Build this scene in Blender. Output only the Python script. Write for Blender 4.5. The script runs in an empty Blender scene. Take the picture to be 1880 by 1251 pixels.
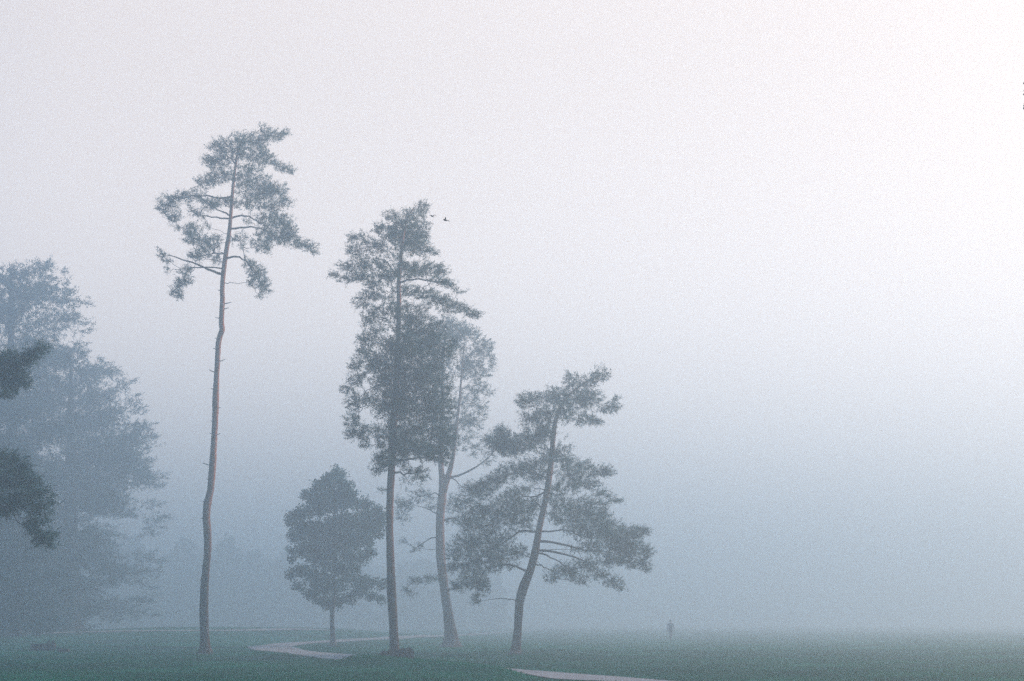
import bpy, bmesh, math, random
import numpy as np
from mathutils import Vector, Matrix

SC = bpy.context.scene
R = math.radians
# ------------------------------------------------------------------ camera
FPX, CU, CV, HORIZON = 2611.0, 940.0, 625.5, 1141.0     # photograph's pixels
CAM_Z = 1.65
PITCH = math.atan((HORIZON - CV) / FPX)
cam_data = bpy.data.cameras.new('camera')
cam_data.sensor_width = 36.0
cam_data.lens = 36.0 * FPX / 1880.0
cam_data.clip_end = 3000.0
cam = bpy.data.objects.new('camera', cam_data)
SC.collection.objects.link(cam)
cam.location = (0, 0, CAM_Z)
cam.rotation_euler = (R(90) + PITCH, 0, 0)
SC.camera = cam
# ------------------------------------------------------------------ sky and sun
SUN_EL = 33.0
SUN_POWER = 4.8
SUN_COLOR = (1.0, 0.52, 0.34)      # warm morning sun behind the fog
SUN_AZ = 61.0          # degrees to the right of the view direction
w = bpy.data.worlds.new('World'); SC.world = w; w.use_nodes = True
nt = w.node_tree; nt.nodes.clear()
out = nt.nodes.new('ShaderNodeOutputWorld'); bg = nt.nodes.new('ShaderNodeBackground')
sky = nt.nodes.new('ShaderNodeTexSky'); sky.sky_type = 'NISHITA'; sky.sun_disc = False
sky.sun_elevation = R(SUN_EL); sky.sun_rotation = R(SUN_AZ)
sky.air_density = 1.0; sky.dust_density = 8.0; sky.ozone_density = 1.0
# low bank of white morning cloud round the horizon, thinning to clear blue overhead
VEIL = (7.0, 6.15, 5.8)
ZENITH = (0.3, 1.5, 3.2)
geo = nt.nodes.new('ShaderNodeTexCoord'); sep = nt.nodes.new('ShaderNodeSeparateXYZ')
nt.links.new(geo.outputs['Generated'], sep.inputs[0])
mr = nt.nodes.new('ShaderNodeMapRange'); mr.interpolation_type = 'SMOOTHSTEP'
mr.inputs[1].default_value = 0.40; mr.inputs[2].default_value = 0.85
nt.links.new(sep.outputs[2], mr.inputs[0])
zen = nt.nodes.new('ShaderNodeMix'); zen.data_type = 'RGBA'; zen.inputs[0].default_value = 0.7
zen.inputs[7].default_value = (*ZENITH, 1); nt.links.new(sky.outputs[0], zen.inputs[6])
mx = nt.nodes.new('ShaderNodeMix'); mx.data_type = 'RGBA'
GLOW = 1.52                               # the bank is brightest low down, near the horizon
lo = nt.nodes.new('ShaderNodeMapRange'); lo.interpolation_type = 'SMOOTHSTEP'
lo.inputs[1].default_value = 0.10; lo.inputs[2].default_value = 0.42; lo.inputs[3].default_value = GLOW; lo.inputs[4].default_value = 1.0
nt.links.new(sep.outputs[2], lo.inputs[0])
vm = nt.nodes.new('ShaderNodeVectorMath'); vm.operation = 'SCALE'; vm.inputs[0].default_value = VEIL
nt.links.new(lo.outputs[0], vm.inputs[3]); nt.links.new(vm.outputs[0], mx.inputs[6])
nt.links.new(zen.outputs[2], mx.inputs[7]); nt.links.new(mr.outputs[0], mx.inputs[0])
# the cloud bank is lit on the sun's side and falls to dim blue on the side away from it
AWAY = (0.05, 1.1, 2.6)
dv = nt.nodes.new('ShaderNodeVectorMath'); dv.operation = 'DOT_PRODUCT'
dv.inputs[1].default_value = (math.sin(R(SUN_AZ)), math.cos(R(SUN_AZ)), 0)
nt.links.new(geo.outputs['Generated'], dv.inputs[0])
m2 = nt.nodes.new('ShaderNodeMapRange'); m2.interpolation_type = 'SMOOTHSTEP'
m2.inputs[1].default_value = -0.35; m2.inputs[2].default_value = 0.20
nt.links.new(dv.outputs['Value'], m2.inputs[0])
m3 = nt.nodes.new('ShaderNodeMix'); m3.data_type = 'RGBA'; m3.inputs[6].default_value = (*AWAY, 1)
nt.links.new(m2.outputs[0], m3.inputs[0]); nt.links.new(mx.outputs[2], m3.inputs[7])
nt.links.new(m3.outputs[2], bg.inputs[0])
bg.inputs[1].default_value = 0.12
nt.links.new(bg.outputs[0], out.inputs[0])
sl = bpy.data.lights.new('sun', 'SUN'); sl.energy = SUN_POWER; sl.angle = R(20); sl.color = SUN_COLOR
so = bpy.data.objects.new('sun', sl); SC.collection.objects.link(so)
sd = Vector((math.sin(R(SUN_AZ)) * math.cos(R(SUN_EL)), math.cos(R(SUN_AZ)) * math.cos(R(SUN_EL)), math.sin(R(SUN_EL))))
so.rotation_euler = sd.to_track_quat('Z', 'Y').to_euler(); so.location = (60, 30, 60)
SC.view_settings.view_transform = 'Standard'; SC.view_settings.look = 'None'
SC.view_settings.gamma = 1.0; SC.view_settings.use_curve_mapping = False
EXPOSURE = 0.52
SC.view_settings.exposure = EXPOSURE
SC.cycles.max_bounces = 8; SC.cycles.volume_bounces = 4; SC.cycles.diffuse_bounces = 2
SC.cycles.transparent_max_bounces = 4
SC.cycles.use_denoising = False                      # keep the fog's fine grain, like the film of the photograph
SC.cycles.use_adaptive_sampling = True; SC.cycles.adaptive_threshold = 0.02
HAZE_DENSITY = 0.0088
HAZE_COLOR = (0.51, 0.755, 0.935)
HAZE_ANISO = 0.56

# ------------------------------------------------------------------ projection helpers
cp, sp_ = math.cos(PITCH), math.sin(PITCH)
def ray(u, v):
    a, b = (u - CU) / FPX, (CV - v) / FPX          # right, up (camera axes)
    return np.array([a, cp - b * sp_, sp_ + b * cp])
def at(u, v, Y):
    d = ray(u, v); return np.array([0, 0, CAM_Z]) + d * (Y / d[1])
def px(Y):                                          # metres per photo pixel at depth Y
    return Y / FPX
def sig(t): return 1.0 / (1.0 + math.exp(-max(-40, min(40, t))))
RIDGE = None                                        # filled in once the path's line is known
def ground(x, y):
    z = 0.10 * math.sin(x * 0.045 + 1.0) * math.sin(y * 0.03 + 0.4) * sig((y - 90) / 12)
    bank = 0.40 + 0.78 * sig((x + 42) / 6)
    z += bank * math.exp(-((y - 150) / 18.0) ** 2 / 2) * sig(-(x + 14) / 4) * sig((x + 130) / 8)
    if RIDGE is not None and -14 < x < 8 and 36 < y < 80:      # low swell of turf along the near arm of the path
        d2 = (RIDGE[:, 0] - x) ** 2 + (RIDGE[:, 1] - y) ** 2
        i = int(np.argmin(d2)); r = RIDGE[i]
        n_ = (x - r[0]) * r[2] + (y - r[1]) * r[3]                # signed offset, positive towards the viewer
        z += 0.40 * sig((r[4] - 0.9) / 0.7) * sig((RIDGE[-1, 4] - 0.9 - r[4]) / 0.7) * math.exp(-((n_ - 2.15) / 0.55) ** 2 / 2)
    z += 0.05 * math.sin(x * 0.31 + y * 0.17) * math.sin(x * 0.11 - y * 0.23 + 2)
    return z
def on_ground(u, v):
    d = ray(u, v); t = 8.0
    o = np.array([0, 0, CAM_Z])
    while t < 700:
        p = o + d * t
        if p[2] < ground(p[0], p[1]): break
        t += 0.1
    return o + d * t

# ------------------------------------------------------------------ object helpers
COL = SC.collection
def mesh_np(name, V, F, mat, parent=None, smooth=False):
    """V (n,3); F (m,k) all faces with k corners"""
    me = bpy.data.meshes.new(name)
    V = np.asarray(V, np.float32); F = np.asarray(F, np.int32)
    k = F.shape[1]
    me.vertices.add(len(V)); me.vertices.foreach_set('co', V.ravel())
    me.loops.add(F.size); me.loops.foreach_set('vertex_index', F.ravel())
    me.polygons.add(len(F))
    me.polygons.foreach_set('loop_start', np.arange(0, F.size, k, dtype=np.int32))
    me.update(calc_edges=True); me.validate()
    if smooth: me.polygons.foreach_set('use_smooth', np.ones(len(me.polygons), bool))
    me.materials.append(mat)
    o = bpy.data.objects.new(name, me); COL.objects.link(o)
    if parent is not None:
        o.parent = parent
        o.location = (0, 0, 0)
    return o
def thing(name, label, cat, loc, group=None):
    o = bpy.data.objects.new(name, None); COL.objects.link(o)
    o.location = loc; o.empty_display_size = 0.3
    o['label'] = label; o['category'] = cat
    if group: o['group'] = group
    return o
def tag(o, label, cat, group=None):
    o['label'] = label; o['category'] = cat
    if group: o['group'] = group
def struct(o, label=None):
    o['kind'] = 'structure'
    return o

def tube_np(P, Rad, sides=8, rough=0.0, rng=None, cap=True):
    P = np.asarray(P, float); Rad = np.asarray(Rad, float)
    n = len(P)
    T = np.gradient(P, axis=0); T /= np.linalg.norm(T, axis=1)[:, None] + 1e-9
    ref = np.array([0.0, 1.0, 0.0]) if abs(T[0][1]) < 0.8 else np.array([1.0, 0, 0])
    V = []; ang = np.linspace(0, 2 * np.pi, sides, endpoint=False)
    for i in range(n):
        a = np.cross(T[i], ref); a /= np.linalg.norm(a) + 1e-9
        b = np.cross(T[i], a)
        rr = Rad[i] * (1 + (rough * (rng.random(sides) - 0.5) if rough else 0))
        V.append(P[i] + (np.cos(ang) * rr)[:, None] * a + (np.sin(ang) * rr)[:, None] * b)
    V = np.concatenate(V)
    F = []
    for i in range(n - 1):
        for j in range(sides):
            k = (j + 1) % sides
            F.append((i * sides + j, i * sides + k, (i + 1) * sides + k, (i + 1) * sides + j))
    if cap:
        for base, flip in ((0, True), ((n - 1) * sides, False)):
            c = len(V); V = np.vstack([V, V[base:base + sides].mean(0)])
            for j in range(0, sides, 2):
                q = (base + j, base + (j + 1) % sides, base + (j + 2) % sides, c)
                F.append(q[::-1] if flip else q)
    return V, np.array(F)
def join(parts):
    V, F, o = [], [], 0
    for v, f in parts:
        V.append(v); F.append(f + o); o += len(v)
    return np.concatenate(V), np.concatenate(F)
def resample(P, n):
    """smooth (Catmull-Rom) resample of the columns of P by index"""
    P = np.asarray(P, float); m = len(P)
    Q = np.vstack([2 * P[0] - P[1], P, 2 * P[-1] - P[-2]])
    res = []
    for s in np.linspace(0, m - 1, n):
        i = min(int(s), m - 2); t = s - i
        p0, p1, p2, p3 = Q[i], Q[i + 1], Q[i + 2], Q[i + 3]
        res.append(0.5 * (2 * p1 + (p2 - p0) * t + (2 * p0 - 5 * p1 + 4 * p2 - p3) * t * t + (3 * p1 - p0 - 3 * p2 + p3) * t ** 3))
    return np.array(res)

# ------------------------------------------------------------------ materials
def new_mat(name):
    m = bpy.data.materials.new(name); m.use_nodes = True
    n = m.node_tree; b = n.nodes['Principled BSDF']
    b.inputs['Specular IOR Level'].default_value = 0.0
    return m, n, b
def noise_mat(name, c1, c2, scale, rough=0.8, detail=6, bump=0.0, c3=None, scale3=1.0, stretch=None):
    m, n, b = new_mat(name)
    tc = n.nodes.new('ShaderNodeTexCoord'); tx = n.nodes.new('ShaderNodeTexNoise')
    tx.inputs['Scale'].default_value = scale; tx.inputs['Detail'].default_value = detail
    src = tc.outputs['Object']
    if stretch:
        mp = n.nodes.new('ShaderNodeMapping'); mp.inputs['Scale'].default_value = stretch
        n.links.new(src, mp.inputs[0]); src = mp.outputs[0]
    n.links.new(src, tx.inputs['Vector'])
    cr = n.nodes.new('ShaderNodeValToRGB')
    cr.color_ramp.elements[0].position = 0.35; cr.color_ramp.elements[0].color = (*c1, 1)
    cr.color_ramp.elements[1].position = 0.65; cr.color_ramp.elements[1].color = (*c2, 1)
    n.links.new(tx.outputs[0], cr.inputs[0])
    col = cr.outputs[0]
    if c3:
        t2 = n.nodes.new('ShaderNodeTexNoise'); t2.inputs['Scale'].default_value = scale3; t2.inputs['Detail'].default_value = 4
        n.links.new(tc.outputs['Object'], t2.inputs['Vector'])
        r2 = n.nodes.new('ShaderNodeMapRange'); r2.inputs[1].default_value = 0.42; r2.inputs[2].default_value = 0.62
        n.links.new(t2.outputs[0], r2.inputs[0])
        mm = n.nodes.new('ShaderNodeMix'); mm.data_type = 'RGBA'
        n.links.new(r2.outputs[0], mm.inputs[0]); n.links.new(col, mm.inputs[6]); mm.inputs[7].default_value = (*c3, 1)
        col = mm.outputs[2]
    n.links.new(col, b.inputs['Base Color'])
    b.inputs['Roughness'].default_value = rough
    if bump:
        bp = n.nodes.new('ShaderNodeBump'); bp.inputs['Strength'].default_value = bump; bp.inputs['Distance'].default_value = 0.05
        n.links.new(tx.outputs[0], bp.inputs['Height']); n.links.new(bp.outputs[0], b.inputs['Normal'])
    return m
def pine_bark(name, z0, z1):
    """grey plates at the foot, thin orange flaking bark higher up (object Z)"""
    m, n, b = new_mat(name)
    tc = n.nodes.new('ShaderNodeTexCoord'); mp = n.nodes.new('ShaderNodeMapping')
    mp.inputs['Scale'].default_value = (9, 9, 2.2)
    vo = n.nodes.new('ShaderNodeTexVoronoi'); vo.inputs['Scale'].default_value = 1.0
    n.links.new(tc.outputs['Object'], mp.inputs[0]); n.links.new(mp.outputs[0], vo.inputs['Vector'])
    se = n.nodes.new('ShaderNodeSeparateXYZ'); n.links.new(tc.outputs['Object'], se.inputs[0])
    nz = n.nodes.new('ShaderNodeTexNoise'); nz.inputs['Scale'].default_value = 0.9
    n.links.new(tc.outputs['Object'], nz.inputs['Vector'])
    ad = n.nodes.new('ShaderNodeMath'); ad.operation = 'MULTIPLY_ADD'; ad.inputs[1].default_value = 3.0
    n.links.new(nz.outputs[0], ad.inputs[0]); n.links.new(se.outputs[2], ad.inputs[2])
    mr = n.nodes.new('ShaderNodeMapRange'); mr.inputs[1].default_value = z0 + 1.5; mr.inputs[2].default_value = z1 + 1.5
    n.links.new(ad.outputs[0], mr.inputs[0])
    lo = n.nodes.new('ShaderNodeMix'); lo.data_type = 'RGBA'
    lo.inputs[6].default_value = (0.035, 0.033, 0.034, 1); lo.inputs[7].default_value = (0.11, 0.095, 0.085, 1)
    n.links.new(vo.outputs['Distance'], lo.inputs[0])
    hi = n.nodes.new('ShaderNodeMix'); hi.data_type = 'RGBA'
    hi.inputs[6].default_value = (0.40, 0.21, 0.14, 1); hi.inputs[7].default_value = (0.28, 0.17, 0.13, 1)
    n.links.new(vo.outputs['Distance'], hi.inputs[0])
    mm = n.nodes.new('ShaderNodeMix'); mm.data_type = 'RGBA'
    n.links.new(mr.outputs[0], mm.inputs[0]); n.links.new(lo.outputs[2], mm.inputs[6]); n.links.new(hi.outputs[2], mm.inputs[7])
    n.links.new(mm.outputs[2], b.inputs['Base Color']); b.inputs['Roughness'].default_value = 0.85
    bp = n.nodes.new('ShaderNodeBump'); bp.inputs['Strength'].default_value = 0.7; bp.inputs['Distance'].default_value = 0.04
    n.links.new(vo.outputs['Distance'], bp.inputs['Height']); n.links.new(bp.outputs[0], b.inputs['Normal'])
    return m
def leaf_mat(name, c1, c2, scale=0.8, trans=0.25):
    m = noise_mat(name, c1, c2, scale, 0.65, 5)
    n = m.node_tree; b = n.nodes['Principled BSDF']
    tr = n.nodes.new('ShaderNodeBsdfTranslucent'); ms = n.nodes.new('ShaderNodeMixShader')
    ms.inputs[0].default_value = trans
    src = b.inputs['Base Color'].links[0].from_socket
    n.links.new(src, tr.inputs[0])
    o = [x for x in n.nodes if x.type == 'OUTPUT_MATERIAL'][0]
    n.links.new(b.outputs[0], ms.inputs[1]); n.links.new(tr.outputs[0], ms.inputs[2]); n.links.new(ms.outputs[0], o.inputs[0])
    return m
M_NEEDLE = leaf_mat('pine_needles', (0.016, 0.068, 0.060), (0.036, 0.112, 0.098), 0.9, 0.3)
M_MAPLE = leaf_mat('maple_leaves', (0.012, 0.068, 0.056), (0.026, 0.105, 0.082), 1.1, 0.3)
M_WOOD_LEAF = leaf_mat('woodland_leaves', (0.014, 0.056, 0.060), (0.028, 0.084, 0.086), 0.4, 0.3)
M_BARK = pine_bark('pine_bark', 3.5, 9.5)
M_GREYBARK = noise_mat('grey_bark', (0.035, 0.032, 0.032), (0.085, 0.075, 0.07), 6, 0.9, 8, 0.5, stretch=(1, 1, 0.25))
M_TWIG = noise_mat('branch_bark', (0.05, 0.035, 0.03), (0.11, 0.075, 0.06), 5, 0.9)
M_GRASS = noise_mat('grass_ground', (0.001, 0.086, 0.050), (0.003, 0.128, 0.072), 2.2, 0.9, 10, 0.6, c3=(0.004, 0.058, 0.034), scale3=0.12)
M_BLADE = leaf_mat('grass_blades', (0.002, 0.092, 0.054), (0.006, 0.150, 0.086), 0.6, 0.2)
M_PATH = noise_mat('gravel_path', (0.20, 0.26, 0.29), (0.30, 0.37, 0.41), 9, 0.95, 10, 0.3, c3=(0.22, 0.28, 0.32), scale3=0.5)
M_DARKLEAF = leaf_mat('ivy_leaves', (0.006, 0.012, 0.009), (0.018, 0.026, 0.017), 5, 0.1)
M_LOG = noise_mat('log_bark', (0.006, 0.006, 0.006), (0.020, 0.018, 0.016), 7, 0.95, 8, 0.6)
M_CUT = noise_mat('cut_wood', (0.05, 0.04, 0.03), (0.09, 0.07, 0.05), 12, 0.9)

# ------------------------------------------------------------------ the setting: ground and paths
near_px = [(1700, 1312), (1400, 1279), (1220, 1259.5), (1090, 1248.5), (960, 1238), (850, 1228.5), (740, 1218.5), (640, 1209),
           (560, 1200), (505, 1192.5), (497, 1187.5), (530, 1183.5), (590, 1179.5), (680, 1174), (790, 1168), (900, 1163)]
P1 = [tuple(on_ground(u, v)[:2]) for u, v in near_px] + [(2, 240), (12, 320)]
def make_ridge():
    C = resample(np.array(P1[3:9], float)[::-1], 400)            # from the bend towards the viewer
    u = CU + FPX * C[:, 0] / C[:, 1] / 1.0
    C = C[(u > 735) & (u < 1085)]
    T = np.gradient(C, axis=0); T /= np.linalg.norm(T, axis=1)[:, None]
    N = np.stack([T[:, 1], -T[:, 0]], 1); N[N[:, 1] > 0] *= -1
    L = np.concatenate([[0], np.cumsum(np.linalg.norm(np.diff(C, axis=0), axis=1))])
    return np.column_stack([C, N, L])
RIDGE = make_ridge()
def build_ground():
    def axis(segs):
        a = []
        for lo, hi, st in segs: a += list(np.arange(lo, hi, st))
        a.append(segs[-1][1]); return np.array(a)
    xs = axis([(-700, -140, 20), (-140, -30, 2.0), (-30, -12, 0.6), (-12, 6, 0.3), (6, 22, 0.6), (22, 80, 2.0), (80, 700, 20)])
    ys = axis([(-150, 20, 6), (20, 40, 0.6), (40, 68, 0.3), (68, 76, 0.6), (76, 200, 1.6), (200, 320, 6), (320, 900, 20)])
    V = np.array([(x, y, ground(x, y)) for y in ys for x in xs])
    nx, ny = len(xs), len(ys)
    idx = np.arange(nx * ny).reshape(ny, nx)
    F = np.stack([idx[:-1, :-1], idx[:-1, 1:], idx[1:, 1:], idx[1:, :-1]], -1).reshape(-1, 4)
    struct(mesh_np('ground', V, F, M_GRASS, smooth=True))
build_ground()
PATHS = []
def build_path(name, pts, width, n=220, label=None):
    C = resample(np.array(pts, float), n)
    # even spacing
    s = np.concatenate([[0], np.cumsum(np.linalg.norm(np.diff(C, axis=0), axis=1))])
    t = np.linspace(0, s[-1], max(60, int(s[-1] / 0.5)))
    C = np.stack([np.interp(t, s, C[:, k]) for k in range(2)], 1)
    PATHS.append((C, width))
    T = np.gradient(C, axis=0); T /= np.linalg.norm(T, axis=1)[:, None]
    N = np.stack([T[:, 1], -T[:, 0]], 1)
    V = []; cols = 7
    rng = np.random.default_rng(5)
    wob = np.convolve(rng.normal(0, 0.12, len(C) + 8), np.ones(9) / 9, 'valid')
    wob2 = np.convolve(rng.normal(0, 0.12, len(C) + 8), np.ones(9) / 9, 'valid')
    for i in range(len(C)):
        for k in range(cols):
            f = -1 + 2 * k / (cols - 1)
            off = f * width / 2 + (wob[i] if f > 0 else wob2[i]) * abs(f)
            p = C[i] + N[i] * off
            V.append((p[0], p[1], ground(p[0], p[1]) + 0.035))
    idx = np.arange(len(C) * cols).reshape(len(C), cols)
    F = np.stack([idx[:-1, :-1], idx[:-1, 1:], idx[1:, 1:], idx[1:, :-1]], -1).reshape(-1, 4)[:, ::-1]
    o = struct(mesh_np(name, V, F, M_PATH, smooth=True))
    return o
build_path('path', P1, 2.75)
far_px = [(-160, 1168), (0, 1165), (150, 1161), (300, 1158.5), (450, 1157.5), (600, 1157.2)]
P2 = [(-110, 128)] + [tuple(on_ground(u, v)[:2]) for u, v in far_px]
build_path('path', P2, 3.0)

# ------------------------------------------------------------------ foliage
def needles(centres, dirs, radii, per, length, width, rng, up=0.25):
    """twig ends clothed in narrow triangles: each spray runs along its own direction"""
    m = len(centres); n = m * per
    tw = dirs + rng.normal(size=(m, 3)) * 0.45; tw[:, 2] += up
    tw /= np.linalg.norm(tw, axis=1)[:, None] + 1e-9
    t = rng.random(n) * 2 - 0.9
    c = np.repeat(centres, per, 0); r = np.repeat(radii, per); td = np.repeat(tw, per, 0)
    root = c + td * (t * r)[:, None] + rng.normal(size=(n, 3)) * (0.16 * r)[:, None]
    dd = td * 0.75 + rng.normal(size=(n, 3)) * 0.55
    dd /= np.linalg.norm(dd, axis=1)[:, None]
    L = length * (0.6 + 0.8 * rng.random(n)) * (1.15 - 0.35 * np.abs(t))
    side = np.cross(dd, rng.normal(size=(n, 3))); side /= np.linalg.norm(side, axis=1)[:, None] + 1e-9
    W = width * (0.7 + 0.6 * rng.random(n))
    V = np.empty((n, 3, 3))
    V[:, 0] = root - side * W[:, None] / 2; V[:, 1] = root + side * W[:, None] / 2
    V[:, 2] = root + dd * L[:, None]
    return V.reshape(-1, 3), np.arange(n * 3).reshape(-1, 3)
def leaves(centres, radii, per, size, rng, droop=0.2):
    n = len(centres) * per
    c = np.repeat(centres, per, 0); r = np.repeat(radii, per)
    d = rng.normal(size=(n, 3)); d /= np.linalg.norm(d, axis=1)[:, None]
    p = c + d * (r * rng.random(n) ** 0.4)[:, None]
    ax = d + rng.normal(size=(n, 3)) * 0.6; ax[:, 2] -= droop; ax /= np.linalg.norm(ax, axis=1)[:, None]
    side = np.cross(ax, rng.normal(size=(n, 3))); side /= np.linalg.norm(side, axis=1)[:, None] + 1e-9
    S = size * (0.6 + 0.8 * rng.random(n))
    V = np.empty((n, 4, 3))
    V[:, 0] = p; V[:, 1] = p + ax * (S * 0.5)[:, None] + side * (S * 0.42)[:, None]
    V[:, 2] = p + ax * S[:, None]; V[:, 3] = p + ax * (S * 0.5)[:, None] - side * (S * 0.42)[:, None]
    return V.reshape(-1, 3), np.arange(n * 4).reshape(-1, 4)

def conv(blobs, ox, oy, sc):
    """blobs traced in an enlarged crop -> photograph pixels (u, v, ru, rv, tilt, density)"""
    res = []
    for b in blobs:
        b = tuple(b) + (0, 1.0)[len(b) - 4:] if len(b) < 6 else tuple(b)
        res.append((ox + b[0] / sc, oy + b[1] / sc, b[2] / sc, b[3] / sc, b[4], b[5]))
    return res
def convp(pts, ox, oy, sc): return [(ox + a / sc, oy + b / sc) for a, b in pts]

def trunk_axis(rows, Y, base_z):
    """rows (v, left, right) down to up -> axis points and radii in metres"""
    P, Rr = [], []
    for v, l, r in rows:
        p = at((l + r) / 2, v, Y); P.append(p); Rr.append((r - l) / 2 * px(Y))
    P[0][2] = base_z - 0.15
    return np.array(P), np.array(Rr)

def build_tree(name, label, cat, Y, rows, blobs, seed, kind='pine', limbs=(), limb_min=0.9, cl_r=0.24, per=26,
               n_len=0.115, n_wid=0.024, dens=15.0, bark=None, leafm=None, depth=1.0, group=None, stubs=(), stems=(), limb_r=0.045,
               auto=True, front=None, limb_drop=0.12, fat=1.14):
    rng = np.random.default_rng(seed); rnd = random.Random(seed)
    bu = (rows[0][1] + rows[0][2]) / 2
    b0 = at(bu, rows[0][0], Y); bz = ground(b0[0], Y)
    base = np.array([b0[0], Y, bz])
    root = thing(name, label, cat, base, group)
    bark = bark or M_BARK; leafm = leafm or M_NEEDLE
    P, Rr = trunk_axis(rows, Y, bz)
    n = max(40, len(rows) * 5)
    PR = resample(np.column_stack([P, Rr]), n)
    P, Rr = PR[:, :3].copy(), np.maximum(PR[:, 3], 0.012)
    wv = np.cumsum(rng.normal(0, 0.012, n)); P[:, 1] += (wv - wv[0]) * 1.0
    # root flare
    hh = P[:, 2] - bz
    Rr = Rr * (1 + 0.38 * np.exp(-np.maximum(hh, 0) / 0.22))
    trunk_parts = [tube_np(P - base, Rr, 14, 0.10, rng)]
    for st in stems:                                 # further stems of a forked trunk, in the same wood
        S, Sr = trunk_axis(st, Y, -99); S[0] = at((st[0][1] + st[0][2]) / 2, st[0][0], Y)
        q = resample(np.column_stack([S, Sr]), 24)
        trunk_parts.append(tube_np(q[:, :3] - base, np.maximum(q[:, 3], 0.012), 10, 0.08, rng))
    V, F = join(trunk_parts)
    mesh_np('trunk', V, F, bark, root, True)
    # dead snags on the trunk
    for (v, side, ln, rise) in stubs:
        z = at(bu, v, Y)[2]; i = int(np.argmin(abs(P[:, 2] - z)))
        a = P[i]; e = a + np.array([side * (Rr[i] + ln), rnd.uniform(-0.3, 0.3) * ln, rise])
        mid = (a + e) / 2 + np.array([0, 0, -0.03])
        v_, f_ = tube_np(resample([a, mid, e], 6) - base, np.linspace(0.035, 0.012, 6), 6)
        mesh_np('dead_snag', v_, f_, M_TWIG, root, True)
    # crown: depth of each clump from the crown's own width at that height
    B = [[b[0], b[1], b[2] * fat, b[3] * fat, b[4], b[5]] for b in blobs]
    def axis_at(z):
        i = int(np.argmin(abs(P[:, 2] - z))); return P[i], Rr[i], i
    cl_c, cl_rad, cl_d = [], [], []
    centres = []
    ext = []
    def a_px(r): return r * px(Y)
    for (u, v, ru, rv, an, de) in B:
        p = at(u, v, Y); a, _, _ = axis_at(p[2]); ext.append((p[2], abs(p[0] - a[0]) + ru * px(Y)))
    for k, (u, v, ru, rv, an, de) in enumerate(B):
        p = at(u, v, Y); a, _, _ = axis_at(p[2])
        near = [e for z, e in ext if abs(z - p[2]) < 1.6]
        Rm = max(near) * 0.8; dx = min(abs(p[0] - a[0]), Rm)
        span = math.sqrt(max(Rm * Rm - dx * dx, 0.05))
        off = rnd.uniform(-1, 1) * span * depth
        if front and front[0] < v < front[1] and dx < a_px(ru): off = -abs(off) - 0.25
        Yk = Y + off + (a[1] - Y)
        c = at(u, v, Yk); centres.append(c)
        a_, b_ = ru * px(Yk), rv * px(Yk); cd = (a_ + b_) / 2 * 1.05
        area = math.pi * a_ * b_
        m = max(5, int(area * dens * (3.4 if kind == 'pine' else 1.9) * de / (cl_r / 0.24) ** 2 * (1 + 0.5 * cd)))
        d = rng.normal(size=(m, 3)); d /= np.linalg.norm(d, axis=1)[:, None]
        q = d * (rng.random(m) ** 0.42)[:, None]
        q = q * np.array([max(a_ - cl_r * 0.15, 0.10), cd, max(b_ - cl_r * 0.15, 0.10)])
        t = math.radians(-an); x, z = q[:, 0] * math.cos(t) - q[:, 2] * math.sin(t), q[:, 0] * math.sin(t) + q[:, 2] * math.cos(t)
        off_ = np.column_stack([x, q[:, 1], z]); outw = np.array([c[0] - a[0], c[1] - a[1], 0.0]); outw /= np.linalg.norm(outw) + 0.3
        cl_d.append(off_ / (np.linalg.norm(off_, axis=1)[:, None] + .05) * 0.6 + outw * 0.7)
        cl_c.append(off_ + c); cl_rad.append(cl_r * (0.6 + 0.7 * rng.random(m)))
    cc, cr = np.concatenate(cl_c), np.concatenate(cl_rad)
    if kind == 'pine':
        V, F = needles(cc, np.concatenate(cl_d), cr, per, n_len, n_wid, rng)
    else:
        V, F = leaves(cc, cr, per, n_len, rng)
    mesh_np('crown', V - base, F, leafm, root)
    # limbs: the traced bare ones, then one to each larger clump
    def limb(pts, r0, r1=0.012):
        q = resample(pts, 12); q[1:-1] += rng.normal(0, 0.025, (10, 3))
        v_, f_ = tube_np(q - base, np.linspace(r0, r1, 12), 7, 0.15, rng)
        mesh_np('branch', v_, f_, M_TWIG if kind == 'pine' else bark, root, True)
    for tr in limbs:
        r0 = tr[0]; pts = tr[1]
        st = at(*pts[0], Y); i = int(np.argmin(np.linalg.norm(P[:, [0, 2]] - st[[0, 2]], axis=1)))
        bend = rnd.uniform(-0.4, 0.4)
        L = [P[i]] + [at(u, v, P[i][1] + bend * (j + 1)) for j, (u, v) in enumerate(pts[1:])]
        limb(np.array(L), r0)
    if auto:
        info = []
        for k, c in enumerate(centres):
            ax_, ra, _ = axis_at(c[2]); info.append((math.hypot(c[0] - ax_[0], c[1] - ax_[1]), k))
        placed = []
        for dist, k in sorted(info):
            c = centres[k]
            a, ra, i = axis_at(min(c[2] - limb_drop * dist + rnd.uniform(-0.3, 0.3), P[-3][2]))
            best, cost, r0 = a, np.linalg.norm(c - a) * 1.25, None
            for (q, dq) in placed:
                l = np.linalg.norm(c - q)
                if 0.3 < l and l + 0.30 * dq < cost and q[2] < c[2] + 1.6: best, cost, r0 = q, l + 0.30 * dq, 0.018
            placed.append((c, dist))
            if dist < limb_min or B[k][5] < 0.3: continue
            l = np.linalg.norm(c - best)
            if r0 is None: r0 = min(limb_r * (0.35 + 0.10 * dist), ra * 0.6)
            mid = (best * 0.55 + c * 0.45) + np.array([rnd.uniform(-.1, .1), rnd.uniform(-.1, .1), rnd.uniform(-0.08, 0.10)]) * min(l, 2)
            limb(np.array([best, mid, c]), r0, 0.008)
    return root

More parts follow.
